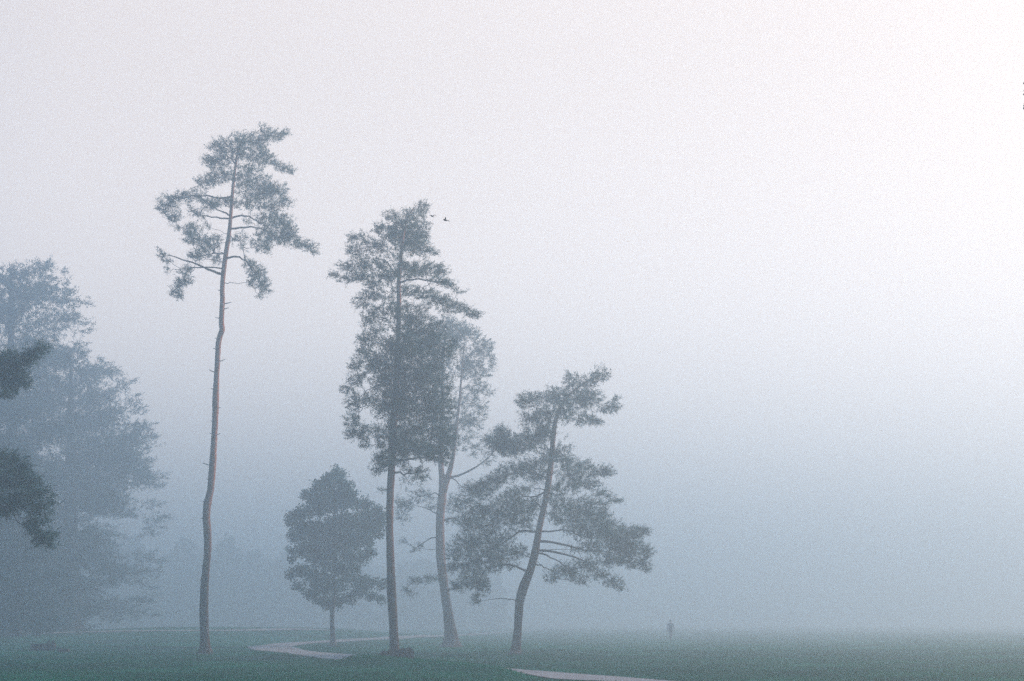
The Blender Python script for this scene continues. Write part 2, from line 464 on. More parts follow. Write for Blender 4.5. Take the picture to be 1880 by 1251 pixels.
# ---- tall bare-stemmed pine
S1 = 3.1275
rows1 = [(1202, 364, 389), (1199, 366, 387.5), (1180, 367, 385), (1156, 367, 383), (1117, 366, 382), (1066, 369, 383.5), (1028, 374, 387), (1002, 375, 388.5),
         (977, 374, 388), (951, 372.5, 386.5), (925, 374, 388), (900, 380.5, 393), (858, 384, 397), (816, 387.4, 398.6), (774, 389.4, 400.6),
         (732, 390, 402), (690, 392.7, 402.5), (662, 394.4, 404.2), (634, 395.5, 405.6), (618, 398.5, 408.5), (605, 402.5, 413), (592, 401.6, 411.5),
         (550, 403.5, 412.6), (520, 403.5, 412.4), (472, 409, 418), (424, 417, 424.5), (392, 420.4, 427), (344, 424.3, 430), (296, 431, 435.5), (264, 439, 442), (246, 452, 453.5)]
bl1 = [(740, 125, 42, 40), (800, 160, 65, 32), (850, 140, 26, 20), (690, 190, 70, 50), (600, 190, 75, 55), (480, 215, 60, 45), (560, 245, 90, 50), (700, 260, 75, 45),
       (420, 300, 45, 32), (470, 300, 70, 48), (650, 340, 80, 50, 0, .6), (830, 335, 75, 26, 20), (890, 358, 26, 15), (740, 300, 60, 35), (500, 375, 75, 45), (415, 420, 70, 45),
       (620, 410, 70, 55), (720, 430, 85, 50), (800, 480, 80, 50), (700, 500, 95, 50), (855, 540, 42, 32), (640, 550, 65, 35, 0, .8), (770, 565, 75, 35), (520, 535, 75, 30),
       (420, 550, 60, 45), (340, 500, 70, 36), (250, 510, 55, 35), (190, 540, 62, 45), (150, 580, 30, 26), (215, 615, 55, 35), (240, 680, 22, 20), (320, 585, 45, 35, 0, .4),
       (365, 605, 42, 35, 0, .6), (330, 690, 50, 45), (315, 740, 40, 45), (380, 760, 65, 38), (350, 840, 62, 38), (420, 800, 55, 45), (460, 860, 30, 32), (465, 750, 42, 25),
       (415, 680, 26, 20, 0, .6), (760, 635, 75, 40), (830, 640, 65, 42), (780, 720, 100, 62), (720, 785, 62, 52), (880, 745, 75, 40), (950, 785, 52, 34), (1012, 805, 34, 34),
       (870, 690, 55, 45), (640, 640, 45, 24, 0, .4), (600, 750, 45, 42, 0, .5), (612, 800, 24, 24, 0, .7), (565, 750, 32, 24, 0, .6), (650, 888, 40, 32), (690, 940, 58, 52),
       (720, 1000, 42, 42), (742, 1035, 38, 28), (702, 1072, 20, 20), (668, 995, 28, 34), (150, 835, 28, 28), (180, 870, 28, 28, 0, .7), (182, 925, 16, 24, 0, .8), (290, 930, 42, 34),
       (285, 985, 50, 32), (240, 1010, 32, 28), (245, 1060, 36, 38), (212, 1050, 16, 12), (590, 330, 40, 26, 0, .3), (600, 470, 50, 40, 0, .5)]
lb1 = [(.075, [(490, 960), (420, 925), (340, 890), (220, 850), (165, 838)]), (.04, [(370, 902), (330, 910), (290, 945), (250, 1030)]),
       (.065, [(525, 847), (570, 850), (620, 868), (670, 930), (715, 1000)]), (.06, [(545, 695), (620, 685), (700, 680), (800, 730), (950, 780)]),
       (.06, [(550, 630), (600, 615), (660, 628), (740, 670), (820, 700)]), (.05, [(535, 628), (440, 623), (370, 610), (300, 590)]),
       (.05, [(530, 615), (470, 580), (420, 550)]), (.06, [(552, 500), (480, 515), (400, 500), (300, 505), (200, 540)]),
       (.05, [(505, 840), (460, 830), (400, 840), (340, 845)]), (.045, [(575, 320), (545, 285), (500, 290), (440, 300)])]
stubs1 = [(562, 1, .22, .03), (585, -1, .2, .03), (619, -1, .12, -.03), (642, -1, .14, .05), (664, 1, .28, .1), (686, -1, .30, .18), (713, -1, .10, .04), (745, 1, .10, 0), (772, -1, .08, 0),
          (800, -1, .10, .06), (800, 1, .16, .02), (854, -1, .34, .12), (884, -1, .08, .02), (921, -1, .08, .05), (926, 1, .10, .02), (954, -1, .1, 0), (1038, -1, .06, .02), (532, -1, .12, .03), (555, 1, .34, .08)]
build_tree('pine_tree', 'tallest pine, long bare crooked trunk with a ragged crown only at its top', 'tree', 73,
           rows1, conv(bl1, 250, 200, S1), 11, limbs=[(r, convp(p, 250, 200, S1)) for r, p in lb1], stubs=stubs1, bark=M_BARK)

# ---- broad pine with dark brush at its foot
S6 = 2.502
rows2 = [(1212, 713, 736), (1202, 715.5, 733.5), (1150, 714.6, 730), (1090, 710.6, 727), (1030, 709.8, 724), (970, 709, 722), (910, 709.8, 723), (870, 711.8, 725),
         (830, 712, 727), (780, 715, 729), (720, 719, 732), (630, 726, 735), (558, 727.5, 736), (510, 728.5, 736), (470, 732.5, 738.5), (430, 738, 742.5), (395, 748, 751), (376, 764, 765)]
bl2 = [(490, 85, 28, 32), (450, 110, 50, 36), (350, 115, 36, 26), (400, 150, 65, 30), (285, 172, 38, 22), (470, 180, 55, 46), (350, 200, 80, 34), (430, 230, 85, 42), (530, 280, 34, 20), (200, 225, 52, 30),
       (185, 275, 42, 30), (280, 260, 65, 36), (480, 270, 55, 32), (230, 330, 65, 34), (150, 352, 45, 24), (90, 385, 36, 14), (140, 405, 44, 20), (210, 390, 65, 34), (300, 350, 55, 30, 0, .7), (330, 392, 65, 30),
       (430, 370, 75, 40), (500, 362, 65, 36), (570, 372, 44, 30), (600, 420, 52, 22, 30), (655, 465, 28, 12), (550, 420, 55, 18, 10), (280, 430, 55, 25), (270, 475, 55, 34), (210, 512, 40, 28), (470, 470, 75, 28),
       (550, 492, 75, 28, 10), (630, 532, 75, 28, 14), (700, 562, 46, 22, 10), (742, 577, 20, 11), (600, 560, 55, 16, 10, .4), (520, 535, 50, 22, 0, .4), (270, 560, 55, 36), (240, 600, 36, 26), (345, 555, 50, 22, 0, .6), (430, 565, 75, 52),
       (320, 600, 45, 26, 0, .5), (240, 680, 44, 55), (290, 640, 40, 26, 0, .8), (340, 710, 55, 40), (440, 640, 75, 55), (520, 640, 65, 55), (400, 720, 85, 65), (220, 740, 36, 36), (178, 800, 32, 34), (260, 790, 55, 55),
       (350, 800, 85, 75), (470, 780, 105, 85), (580, 720, 75, 65), (195, 870, 46, 40, 0, .8), (145, 912, 34, 20), (300, 890, 55, 65), (420, 900, 105, 85), (540, 880, 95, 75), (175, 975, 40, 42), (245, 965, 42, 42, 0, .8),
       (340, 1000, 85, 65), (460, 1000, 105, 65), (560, 1000, 75, 75), (170, 1060, 38, 40), (158, 1120, 28, 30), (225, 1110, 44, 42), (275, 1085, 42, 32, 0, .35), (330, 1125, 60, 55), (420, 1100, 80, 60, 0, .8),
       (540, 1110, 85, 75), (600, 1150, 45, 55), (230, 1172, 24, 17), (290, 1170, 34, 22, 0, .4), (320, 1230, 52, 40), (420, 1190, 70, 40), (520, 1200, 75, 45), (580, 1225, 45, 36), (370, 960, 60, 60), (480, 700, 70, 60)]
bl2c = [(727 + 3 * math.sin(k * 2.1), 575 + 30 * k, 24, 16, 0, .45) for k in range(9)] + [(737, 462, 26, 13, 0, .6), (722, 476, 24, 12, 0, .5), (744, 492, 26, 12, 0, .6), (716, 512, 24, 12, 0, .5), (742, 530, 24, 12, 0, .6), (722, 552, 24, 12, 0, .7), (735, 425, 28, 14, 0, 1.0), (755, 440, 26, 14, 0, 1.0)]
bl2b = [(505, 245, 42, 44), (478, 285, 22, 22), (590, 180, 55, 44), (640, 150, 65, 50), (700, 195, 60, 30), (660, 290, 50, 20), (690, 322, 40, 20, 0, .8), (600, 250, 40, 36, 0, .6), (620, 330, 40, 24, 0, .4), (508, 375, 14, 12, 0, .5)]
lb2 = [(.06, convp([(568, 240), (620, 235), (690, 228), (740, 236)], 500, 750, S6)), (.05, convp([(560, 270), (520, 260), (490, 280)], 500, 750, S6)),
       (.05, convp([(385, 415), (460, 408), (560, 420), (620, 440)], 580, 350, S6)), (.04, convp([(385, 400), (320, 330), (260, 300)], 580, 350, S6)), (.05, convp([(560, 300), (620, 300), (670, 295)], 500, 750, S6))]
build_tree('pine_tree', 'broad pine with a tall pointed crown, trunk standing in dark brush', 'tree', 62,
           rows2, bl2c + conv(bl2, 580, 350, S6) + conv(bl2b, 500, 750, S6), 22, limbs=lb2, cl_r=0.22, n_len=0.105, n_wid=.022, dens=16, fat=1.15, front=(555, 845))

# ---- forked paler pine behind
rows3 = [(1189, 812, 845), (1186, 813.5, 843.5), (1150, 815.5, 836), (1090, 809, 825), (1030, 801, 818), (990, 800.5, 816), (950, 800.5, 816), (910, 804.5, 819.5), (880, 806, 817),
         (842, 804, 813), (790, 806, 814), (730, 808, 815), (660, 811, 816), (610, 818, 820)]
stem3 = [(905, 808, 820), (870, 819, 829), (840, 828, 835), (790, 834, 840), (730, 842, 846), (660, 848, 851), (630, 852, 853)]
bl3 = [(700, 660, 46, 36), (650, 640, 56, 46), (755, 720, 55, 46), (803, 760, 20, 55), (720, 780, 56, 56), (680, 820, 56, 46), (770, 830, 36, 36, 0, .8), (740, 900, 52, 50, 0, .7), (800, 930, 20, 26, 0, .7), (690, 950, 52, 52, 0, .6),
       (750, 1000, 42, 42, 0, .6), (650, 1000, 52, 52, 0, .6), (700, 1070, 60, 40, 0, .6), (640, 700, 56, 56), (610, 640, 56, 36), (580, 600, 56, 36, 0, .8), (740, 660, 20, 24), (540, 700, 60, 60), (560, 820, 70, 70), (560, 960, 60, 60, 0, .6), (600, 1100, 60, 60, 0, .6)]
bl3b = [(850, 60, 70, 40, 0, .6), (930, 50, 42, 42, 0, .5), (900, 130, 52, 32, 0, .4), (860, 170, 42, 32, 0, .5), (930, 180, 52, 42, 0, .35), (985, 235, 36, 36, 0, .4), (1000, 150, 36, 36, 0, .7), (1050, 120, 40, 40, 0, .8), (1080, 180, 40, 40, 0, .8), (685, 400, 60, 32, 0, .6),
        (620, 440, 52, 32, 0, .7), (730, 450, 32, 22, 0, .7), (600, 500, 42, 28, 0, .6), (662, 640, 40, 14, -35, .8), (605, 610, 26, 16, 0, .3), (850, 440, 55, 52, 0, .7), (885, 500, 42, 42, 0, .7), (830, 520, 40, 30, 0, .5), (680, 790, 52, 18, -6), (740, 780, 34, 20),
        (615, 832, 24, 26, 0, .7), (640, 852, 20, 14, 0, .5), (585, 445, 30, 40, 0, .5), (930, 420, 50, 50, 0, .6)]
lb3 = [(.09, convp([(795, 520), (840, 510), (880, 545), (900, 570)], 500, 750, S6)), (.06, convp([(760, 490), (740, 475), (700, 455), (640, 440)], 500, 750, S6)),
       (.09, convp([(815, 330), (900, 290), (990, 230), (1060, 150)], 500, 750, S6)), (.05, convp([(765, 395), (740, 390), (690, 405)], 500, 750, S6)),
       (.05, convp([(755, 590), (720, 600), (670, 635), (635, 665)], 500, 750, S6)), (.05, convp([(762, 780), (720, 775), (650, 800), (610, 835)], 500, 750, S6)),
       (.05, convp([(770, 240), (720, 225), (670, 230)], 500, 750, S6)), (.05, convp([(830, 300), (850, 340), (860, 400)], 500, 750, S6))]
build_tree('pine_tree', 'paler forked pine standing further back behind the broad pine', 'tree', 97,
           rows3, conv(bl3, 580, 350, S6) + conv(bl3b, 500, 750, S6), 33, limbs=lb3, cl_r=0.28, n_len=0.14, n_wid=.030, dens=11, stems=[stem3], limb_min=1.2)

# ---- low leaning pine on the right
S8 = 2.195
rows4 = [(1204, 936, 958), (1200, 938, 956), (1151, 943.5, 958), (1106, 946, 961.7), (1078, 952.6, 970), (1051, 965, 979.5), (1015, 975.4, 989), (969, 984.5, 996), (923, 995, 1005.5), (878, 1002.7, 1013.5),
         (832, 1008.7, 1018), (796, 1012, 1021), (764, 1019, 1026), (730, 1038, 1043), (705, 1068, 1071), (690, 1098, 1099)]
bl4 = [(440, 400, 55, 30, 0, .7), (500, 395, 50, 26, 0, .7), (430, 500, 60, 30, 0, .6), (520, 545, 55, 30, 0, .7), (400, 600, 60, 30, 0, .6), (470, 560, 40, 40, 0, .6), (480, 660, 50, 30, 0, .6), (350, 690, 60, 28, 0, .7), (620, 745, 60, 26, 0, .7), (560, 790, 50, 16, 0, .4), (330, 560, 60, 26), (430, 330, 50, 40), (672, 80, 26, 32, -40), (620, 110, 55, 30, -30), (550, 110, 32, 40), (480, 170, 65, 34), (380, 190, 50, 34), (560, 180, 85, 44), (620, 180, 55, 36), (690, 220, 46, 24), (722, 195, 24, 22), (480, 230, 85, 44),
       (580, 260, 65, 28), (400, 262, 62, 34), (640, 272, 34, 18), (350, 195, 24, 26), (440, 295, 45, 22), (525, 370, 36, 44, 0, .15), (400, 330, 65, 34), (340, 362, 65, 34), (280, 352, 55, 34), (250, 382, 45, 34), (310, 390, 55, 26), (270, 310, 34, 24, 0, .8), (220, 350, 34, 24, 0, .8), (380, 370, 45, 24, 0, .7),
       (400, 448, 75, 28), (320, 470, 75, 34), (250, 510, 65, 34, -14), (180, 532, 55, 28, -14), (130, 545, 34, 20), (200, 562, 55, 18, -8), (560, 450, 65, 24), (640, 470, 55, 28), (695, 480, 28, 24), (600, 520, 65, 28), (540, 490, 55, 34), (660, 560, 46, 18, 14), (722, 590, 30, 13), (680, 600, 36, 11), (400, 500, 45, 18, 0, .4), (380, 540, 36, 18, 0, .4), (500, 430, 60, 24),
       (300, 590, 55, 24), (250, 630, 65, 34), (180, 642, 55, 34), (340, 622, 55, 34), (300, 660, 65, 34), (220, 690, 55, 34), (140, 682, 46, 34), (100, 600, 52, 30, 0, .3), (390, 645, 34, 24, 0, .5), (480, 620, 40, 30, 0, .6), (520, 600, 55, 30, 0, .7), (600, 620, 65, 40), (560, 660, 75, 40), (660, 650, 46, 34), (640, 700, 75, 40), (700, 720, 65, 44), (560, 715, 52, 24, 0, .6),
       (760, 740, 65, 40), (800, 712, 46, 28), (842, 718, 20, 18), (720, 790, 75, 40), (800, 790, 55, 36), (852, 795, 26, 24), (842, 848, 30, 24), (780, 840, 55, 26), (700, 835, 55, 24), (850, 872, 16, 12), (640, 780, 50, 30, 0, .7),
       (520, 872, 55, 28), (600, 850, 55, 28), (470, 902, 36, 18), (560, 900, 45, 20), (650, 890, 45, 24), (710, 920, 36, 24), (748, 945, 18, 14), (600, 918, 26, 12),
       (260, 740, 65, 34), (190, 770, 65, 44), (120, 762, 55, 44), (65, 805, 34, 34, 0, .7), (270, 800, 65, 34), (330, 800, 45, 28, 0, .7), (220, 840, 65, 44), (130, 842, 55, 42), (65, 862, 28, 24), (305, 850, 36, 16, 0, .6), (150, 900, 55, 42), (100, 935, 36, 24), (190, 930, 36, 34), (172, 980, 26, 20), (166, 1000, 20, 9), (70, 945, 20, 14, 0, .6)]
lb4 = [(.07, [(405, 710), (340, 715), (290, 750), (200, 800), (140, 860)]), (.07, [(425, 755), (500, 765), (590, 790), (720, 800), (820, 830)]), (.065, [(410, 800), (510, 805), (580, 825), (650, 870), (720, 925)]),
       (.05, [(410, 803), (480, 830), (540, 868)]), (.07, [(370, 885), (330, 860), (270, 850), (190, 880), (165, 980)]), (.05, [(448, 545), (400, 575), (350, 575), (290, 600)]), (.05, [(390, 845), (430, 855), (460, 868)]),
       (.05, [(440, 620), (380, 590), (330, 600)]), (.05, [(480, 720), (540, 715), (620, 760)]), (.05, [(475, 320), (420, 320), (340, 355), (260, 375)]), (.05, [(460, 505), (400, 480), (300, 490), (180, 530)])]
build_tree('pine_tree', 'short pine with a bent leaning trunk and wide flat layered boughs', 'tree', 73,
           rows4, conv(bl4, 800, 650, S8), 44, limbs=[(r, convp(p, 800, 650, S8)) for r, p in lb4], limb_drop=0.05, dens=15, fat=1.14, front=(800, 930))

# ---- round maple
rows5 = [(1188, 605, 619), (1185, 606.5, 617), (1150, 606, 614.3), (1122, 606.3, 614), (1095, 609, 615.5), (1060, 611, 616), (1000, 612, 617), (940, 611, 615), (880, 612, 614)]
stem5 = [(1128, 606.5, 611), (1110, 602, 605), (1085, 592, 595), (1040, 578, 581), (990, 566, 568)]
bl5 = [(290, 298, 24, 20), (280, 340, 52, 34), (220, 352, 42, 24), (172, 402, 40, 26), (148, 385, 16, 16), (230, 400, 75, 44), (340, 390, 55, 38), (310, 430, 85, 54), (420, 440, 45, 34), (480, 480, 46, 34), (500, 520, 32, 45), (440, 520, 55, 55), (350, 520, 85, 55), (200, 460, 75, 44),
       (110, 490, 50, 28), (78, 520, 24, 34), (150, 560, 75, 55), (250, 560, 85, 55), (100, 592, 38, 24), (420, 600, 55, 44), (470, 565, 42, 34), (330, 620, 85, 55), (200, 640, 85, 42), (120, 660, 50, 24), (88, 690, 20, 15), (445, 660, 36, 24), (250, 690, 90, 42), (140, 742, 55, 28),
       (88, 762, 32, 20), (380, 690, 70, 28), (320, 740, 85, 34), (200, 780, 75, 34), (120, 812, 34, 20), (260, 820, 85, 34), (350, 790, 65, 24), (440, 800, 55, 34), (505, 800, 26, 26), (180, 850, 44, 24), (230, 880, 44, 24), (290, 880, 44, 24), (400, 842, 45, 24), (462, 862, 44, 18),
       (340, 862, 24, 24), (502, 872, 20, 18), (362, 887, 13, 13), (240, 910, 26, 16), (310, 907, 13, 10), (296, 275, 14, 12), (250, 338, 42, 26), (335, 352, 45, 28), (300, 318, 44, 24), (318, 300, 22, 14), (268, 310, 24, 16)]
build_tree('maple_tree', 'small round leafy tree with a thin short trunk beside the path bend', 'tree', 98,
           rows5, conv(bl5, 500, 750, S6), 55, kind='leaf', cl_r=0.24, per=20, n_len=0.125, dens=13, fat=1.06, bark=M_GREYBARK, leafm=M_MAPLE, stems=[stem5], limb_drop=0.7, limb_min=0.7, limb_r=0.05)

# ---- dark near tree at the left edge (trunk outside the frame)
S1b = 1.563
rows6 = [(1240, -232, -196), (1180, -228, -200), (1000, -224, -199), (800, -220, -198), (600, -214, -196), (450, -208, -194), (330, -200, -192), (250, -196, -193)]
bl6 = [(112, 298, 22, 20), (80, 320, 42, 24, -20), (40, 342, 46, 28), (20, 380, 46, 34), (62, 392, 34, 20), (12, 425, 26, 18), (0, 335, 40, 30), (20, 622, 46, 34), (62, 645, 28, 24), (30, 670, 55, 34), (80, 682, 34, 24), (112, 712, 28, 20), (142, 735, 16, 12), (60, 730, 52, 32), (20, 752, 46, 32), (112, 758, 34, 22),
       (100, 800, 34, 24), (130, 832, 28, 20), (150, 860, 16, 14), (110, 850, 24, 15), (88, 822, 20, 12), (-40, 360, 50, 36), (-60, 640, 60, 40), (-40, 700, 60, 40), (-90, 680, 60, 40), (-100, 340, 60, 40), (-150, 300, 70, 40)]
bl6 = conv(bl6, 0, 450, S1b)
_r = random.Random(9)
for k in range(46):
    t = k / 45; v = 250 + 720 * t
    bl6.append((-205 + _r.uniform(-1, 0.55) * (60 + 150 * min(1, t * 1.6)), v, _r.uniform(34, 58), _r.uniform(22, 34), 0, 0.8))
build_tree('pine_tree', 'dark near pine at the left edge, only its bough tips in view', 'tree', 46,
           rows6, bl6, 66, cl_r=0.26, n_len=0.15, n_wid=.024, dens=30, fat=1.0, depth=0.8, limb_r=.06)

# ---- large trees of the wood on the left
def big_tree(label, Y, u0, vtop, vbase, prof, seed, wid=22, nb=90, extra=(), dens=8):
    rows = [(vbase, u0 - wid, u0 + wid), (vbase - 60, u0 - wid * .8, u0 + wid * .8), ((vbase + vtop) / 2, u0 - wid * .45, u0 + wid * .45), (vtop + 60, u0 - 4, u0 + 4), (vtop + 10, u0 - 1.2, u0 + 1.2)]
    rr = random.Random(seed); bl = []
    vs = [p[0] for p in prof]; ls = [p[1] for p in prof]; rs = [p[2] for p in prof]
    for k in range(nb):
        v = vtop + (vbase - 15 - vtop) * ((k + rr.random()) / nb)
        l, r = np.interp(v, vs, ls), np.interp(v, vs, rs)
        wdt = (r - l); ru = max(14, min(wdt * 0.2, 52)) * rr.uniform(.7, 1.2); rv = ru * rr.uniform(.3, .55)
        bl.append((rr.uniform(l + ru * .7, r - ru * .7), v, ru, rv, rr.uniform(-18, 18), rr.uniform(.5, .95)))
        if k % 2 == 0:                                # thin bough tips past the outline
            e = rr.choice([l, r]); bl.append((e + rr.uniform(-6, 14) * (1 if e == r else -1), v + rr.uniform(-10, 10), ru * .55, rv * .4, rr.uniform(-25, 25), 0.5))
    bl += list(extra)
    return build_tree('woodland_tree', label, 'tree', Y, rows, bl, seed, kind='pine', cl_r=0.50, per=24, n_len=0.24, n_wid=0.055, dens=dens,
                      bark=M_GREYBARK, leafm=M_WOOD_LEAF, group='trees of the wood on the left', limb_min=1.5, limb_r=.06)
exA = conv([(100, 80, 45, 30), (140, 60, 16, 18), (40, 90, 52, 34), (185, 160, 44, 28), (110, 140, 75, 52), (180, 208, 52, 22), (232, 245, 32, 9), (120, 230, 75, 44)], 0, 450, S1b)
big_tree('tall hazy woodland tree whose crown tops the wood on the left', 127, 20, 482, 1174,
         [(482, 0, 90), (540, -80, 140), (600, -110, 145), (700, -140, 120), (900, -190, 150), (1100, -180, 160), (1170, -150, 140)], 71, extra=exA)
exB = conv([(200, 312, 55, 28), (130, 325, 65, 42), (60, 470, 70, 50), (120, 420, 70, 50), (30, 380, 60, 50), (320, 368, 34, 14), (260, 372, 62, 34), (352, 412, 32, 11), (290, 430, 55, 28), (330, 500, 46, 28), (400, 545, 46, 34), (380, 620, 55, 40), (425, 680, 42, 22)], 0, 450, S1b)
big_tree('hazy woodland tree with stepped boughs, right edge of the wood', 144, 130, 648, 1172,
         [(648, 90, 170), (700, 40, 225), (780, 10, 250), (860, -10, 280), (980, -30, 270), (1080, -20, 255), (1165, 10, 245)], 72, nb=100, extra=exB)
big_tree('dark hazy woodland tree at the extreme left, low wide crown', 112, -60, 700, 1180,
         [(700, -110, 0), (800, -170, 50), (950, -190, 75), (1100, -190, 80), (1175, -170, 70)], 73, nb=80, dens=18)

# ------------------------------------------------------------------ far wood: one mass nobody could count
def far_wood():
    rng = np.random.default_rng(77); cs, rs, tubes = [], [], []
    for k in range(260):
        y = rng.uniform(300, 480)
        t = rng.random() ** 1.5
        x = -0.62 * y + t * (0.62 * y - 8) + rng.normal(0, 4)
        h = rng.uniform(14, 23) * (1.0 - 0.45 * max(0, t - 0.45) / 0.55)
        g = ground(x, y); wd = h * rng.uniform(.17, .26)
        m = int(h * 16)
        zz = rng.random(m) ** 0.8
        prof = np.sin(np.pi * np.clip(0.18 + 0.82 * zz, 0, 1)) ** 0.6
        a = rng.uniform(0, 2 * np.pi, m); r = wd * prof * rng.random(m) ** 0.5
        cs.append(np.column_stack([x + np.cos(a) * r, y + np.sin(a) * r, g + 0.8 + (h - 1) * zz])); rs.append(rng.uniform(.6, 1.3, m))
    V, F = leaves(np.concatenate(cs), np.concatenate(rs), 5, 1.2, rng)
    o = mesh_np('far_wood', V, F, M_WOOD_LEAF); o['kind'] = 'stuff'
    tag(o, 'far wood fading into the fog behind the path and lawn', 'woodland')
far_wood()

# ------------------------------------------------------------------ haze
def build_haze():
    bm = bmesh.new(); bmesh.ops.create_cube(bm, size=1.0)
    lo, hi = np.array([-720, -170, -1.8]), np.array([720, 920, 34.8])
    for v in bm.verts: v.co = Vector([(lo[i] + hi[i]) / 2 + v.co[i] * (hi[i] - lo[i]) for i in range(3)])
    me = bpy.data.meshes.new('haze'); bm.to_mesh(me); bm.free()
    m = bpy.data.materials.new('haze'); m.use_nodes = True
    n = m.node_tree; n.nodes.clear()
    o = n.nodes.new('ShaderNodeOutputMaterial'); p = n.nodes.new('ShaderNodeVolumePrincipled')
    p.inputs['Color'].default_value = (*HAZE_COLOR, 1); p.inputs['Density'].default_value = HAZE_DENSITY
    p.inputs['Anisotropy'].default_value = HAZE_ANISO
    n.links.new(p.outputs[0], o.inputs['Volume'])
    me.materials.append(m)
    h = bpy.data.objects.new('haze', me); COL.objects.link(h); h['kind'] = 'stuff'
    h['label'] = 'pale morning fog filling the park'
build_haze()
# ------------------------------------------------------------------ grass blades on the near lawn
def on_path(X, Y_, margin=0.0):
    hit = np.zeros(len(X), bool)
    for C, wd in PATHS[:1]:
        for c in C[::2]:
            hit |= (X - c[0]) ** 2 + (Y_ - c[1]) ** 2 < (wd / 2 + margin) ** 2
    return hit
def grass():
    rng = np.random.default_rng(3); n = 150000
    y = 33 + 52 * rng.random(n) ** 1.25; x = (rng.random(n) - 0.5) * 2 * (y * 0.375 + 1)
    k = ~on_path(x, y, -0.14); x, y = x[k], y[k]; n = len(x)
    z = np.array([ground(a, b) for a, b in zip(x, y)])
    patch = 0.6 + 0.5 * np.sin(x * 0.9 + np.sin(y * 0.5)) * np.sin(y * 0.7 + 1) + 0.3 * rng.random(n)
    h = (0.045 + 0.05 * rng.random(n)) * np.clip(patch, 0.4, 1.4)
    a = rng.uniform(0, 2 * np.pi, n); wd = 0.012 + 0.014 * rng.random(n)
    V = np.empty((n, 3, 3)); b = np.column_stack([x, y, z - 0.01])
    s = np.column_stack([np.cos(a), np.sin(a), np.zeros(n)]) * wd[:, None]
    V[:, 0] = b - s; V[:, 1] = b + s
    V[:, 2] = b + np.column_stack([rng.normal(0, .35, n) * h, rng.normal(0, .35, n) * h, h])
    tf = []
    for (u, Yt, rad) in ((376, 73, .5), (724.5, 62, .6), (828, 97, .7), (947, 73, .5), (612, 98, .35)):
        c = at(u, 1195, Yt); m = int(900 * rad)
        a = rng.uniform(0, 2 * np.pi, m); r = rad * (0.45 + 0.75 * rng.random(m))
        tx, ty = c[0] + np.cos(a) * r, Yt + np.sin(a) * r
        hh = (0.08 + 0.20 * rng.random(m)) * np.clip(1.5 - r / rad, .25, 1)
        tb = np.column_stack([tx, ty, [ground(p, q_) - .01 for p, q_ in zip(tx, ty)]])
        sd_ = np.column_stack([np.cos(a + 1), np.sin(a + 1), np.zeros(m)]) * 0.014
        T_ = np.empty((m, 3, 3)); T_[:, 0] = tb - sd_; T_[:, 1] = tb + sd_
        T_[:, 2] = tb + np.column_stack([rng.normal(0, .4, m) * hh, rng.normal(0, .4, m) * hh, hh]); tf.append(T_)
    V = np.concatenate([V] + tf); n = len(V)
    o = mesh_np('grass', V.reshape(-1, 3), np.arange(n * 3).reshape(-1, 3), M_BLADE); o['kind'] = 'stuff'
    o['label'] = 'short dewy grass blades on the near lawn'
grass()

# ------------------------------------------------------------------ undergrowth at the broad pine, logs on the lawn
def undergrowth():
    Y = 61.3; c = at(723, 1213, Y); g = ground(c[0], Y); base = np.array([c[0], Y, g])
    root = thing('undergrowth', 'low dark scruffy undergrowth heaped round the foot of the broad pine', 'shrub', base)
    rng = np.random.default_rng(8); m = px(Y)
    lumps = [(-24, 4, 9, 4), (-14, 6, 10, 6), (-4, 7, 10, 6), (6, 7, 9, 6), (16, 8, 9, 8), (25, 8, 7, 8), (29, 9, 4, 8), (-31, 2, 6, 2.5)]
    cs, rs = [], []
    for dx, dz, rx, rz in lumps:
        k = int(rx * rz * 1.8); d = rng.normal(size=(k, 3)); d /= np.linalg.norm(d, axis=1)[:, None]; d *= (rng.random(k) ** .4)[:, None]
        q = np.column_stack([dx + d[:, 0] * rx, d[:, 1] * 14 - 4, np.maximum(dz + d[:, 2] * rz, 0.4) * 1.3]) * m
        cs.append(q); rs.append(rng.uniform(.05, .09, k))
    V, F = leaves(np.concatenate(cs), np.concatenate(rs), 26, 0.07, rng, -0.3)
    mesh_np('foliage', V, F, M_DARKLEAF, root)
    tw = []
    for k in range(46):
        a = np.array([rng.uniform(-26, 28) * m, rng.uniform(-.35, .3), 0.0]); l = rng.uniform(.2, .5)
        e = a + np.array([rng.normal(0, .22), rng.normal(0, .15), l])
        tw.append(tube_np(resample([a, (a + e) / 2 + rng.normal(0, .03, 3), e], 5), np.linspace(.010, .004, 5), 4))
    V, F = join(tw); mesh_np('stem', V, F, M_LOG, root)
undergrowth()
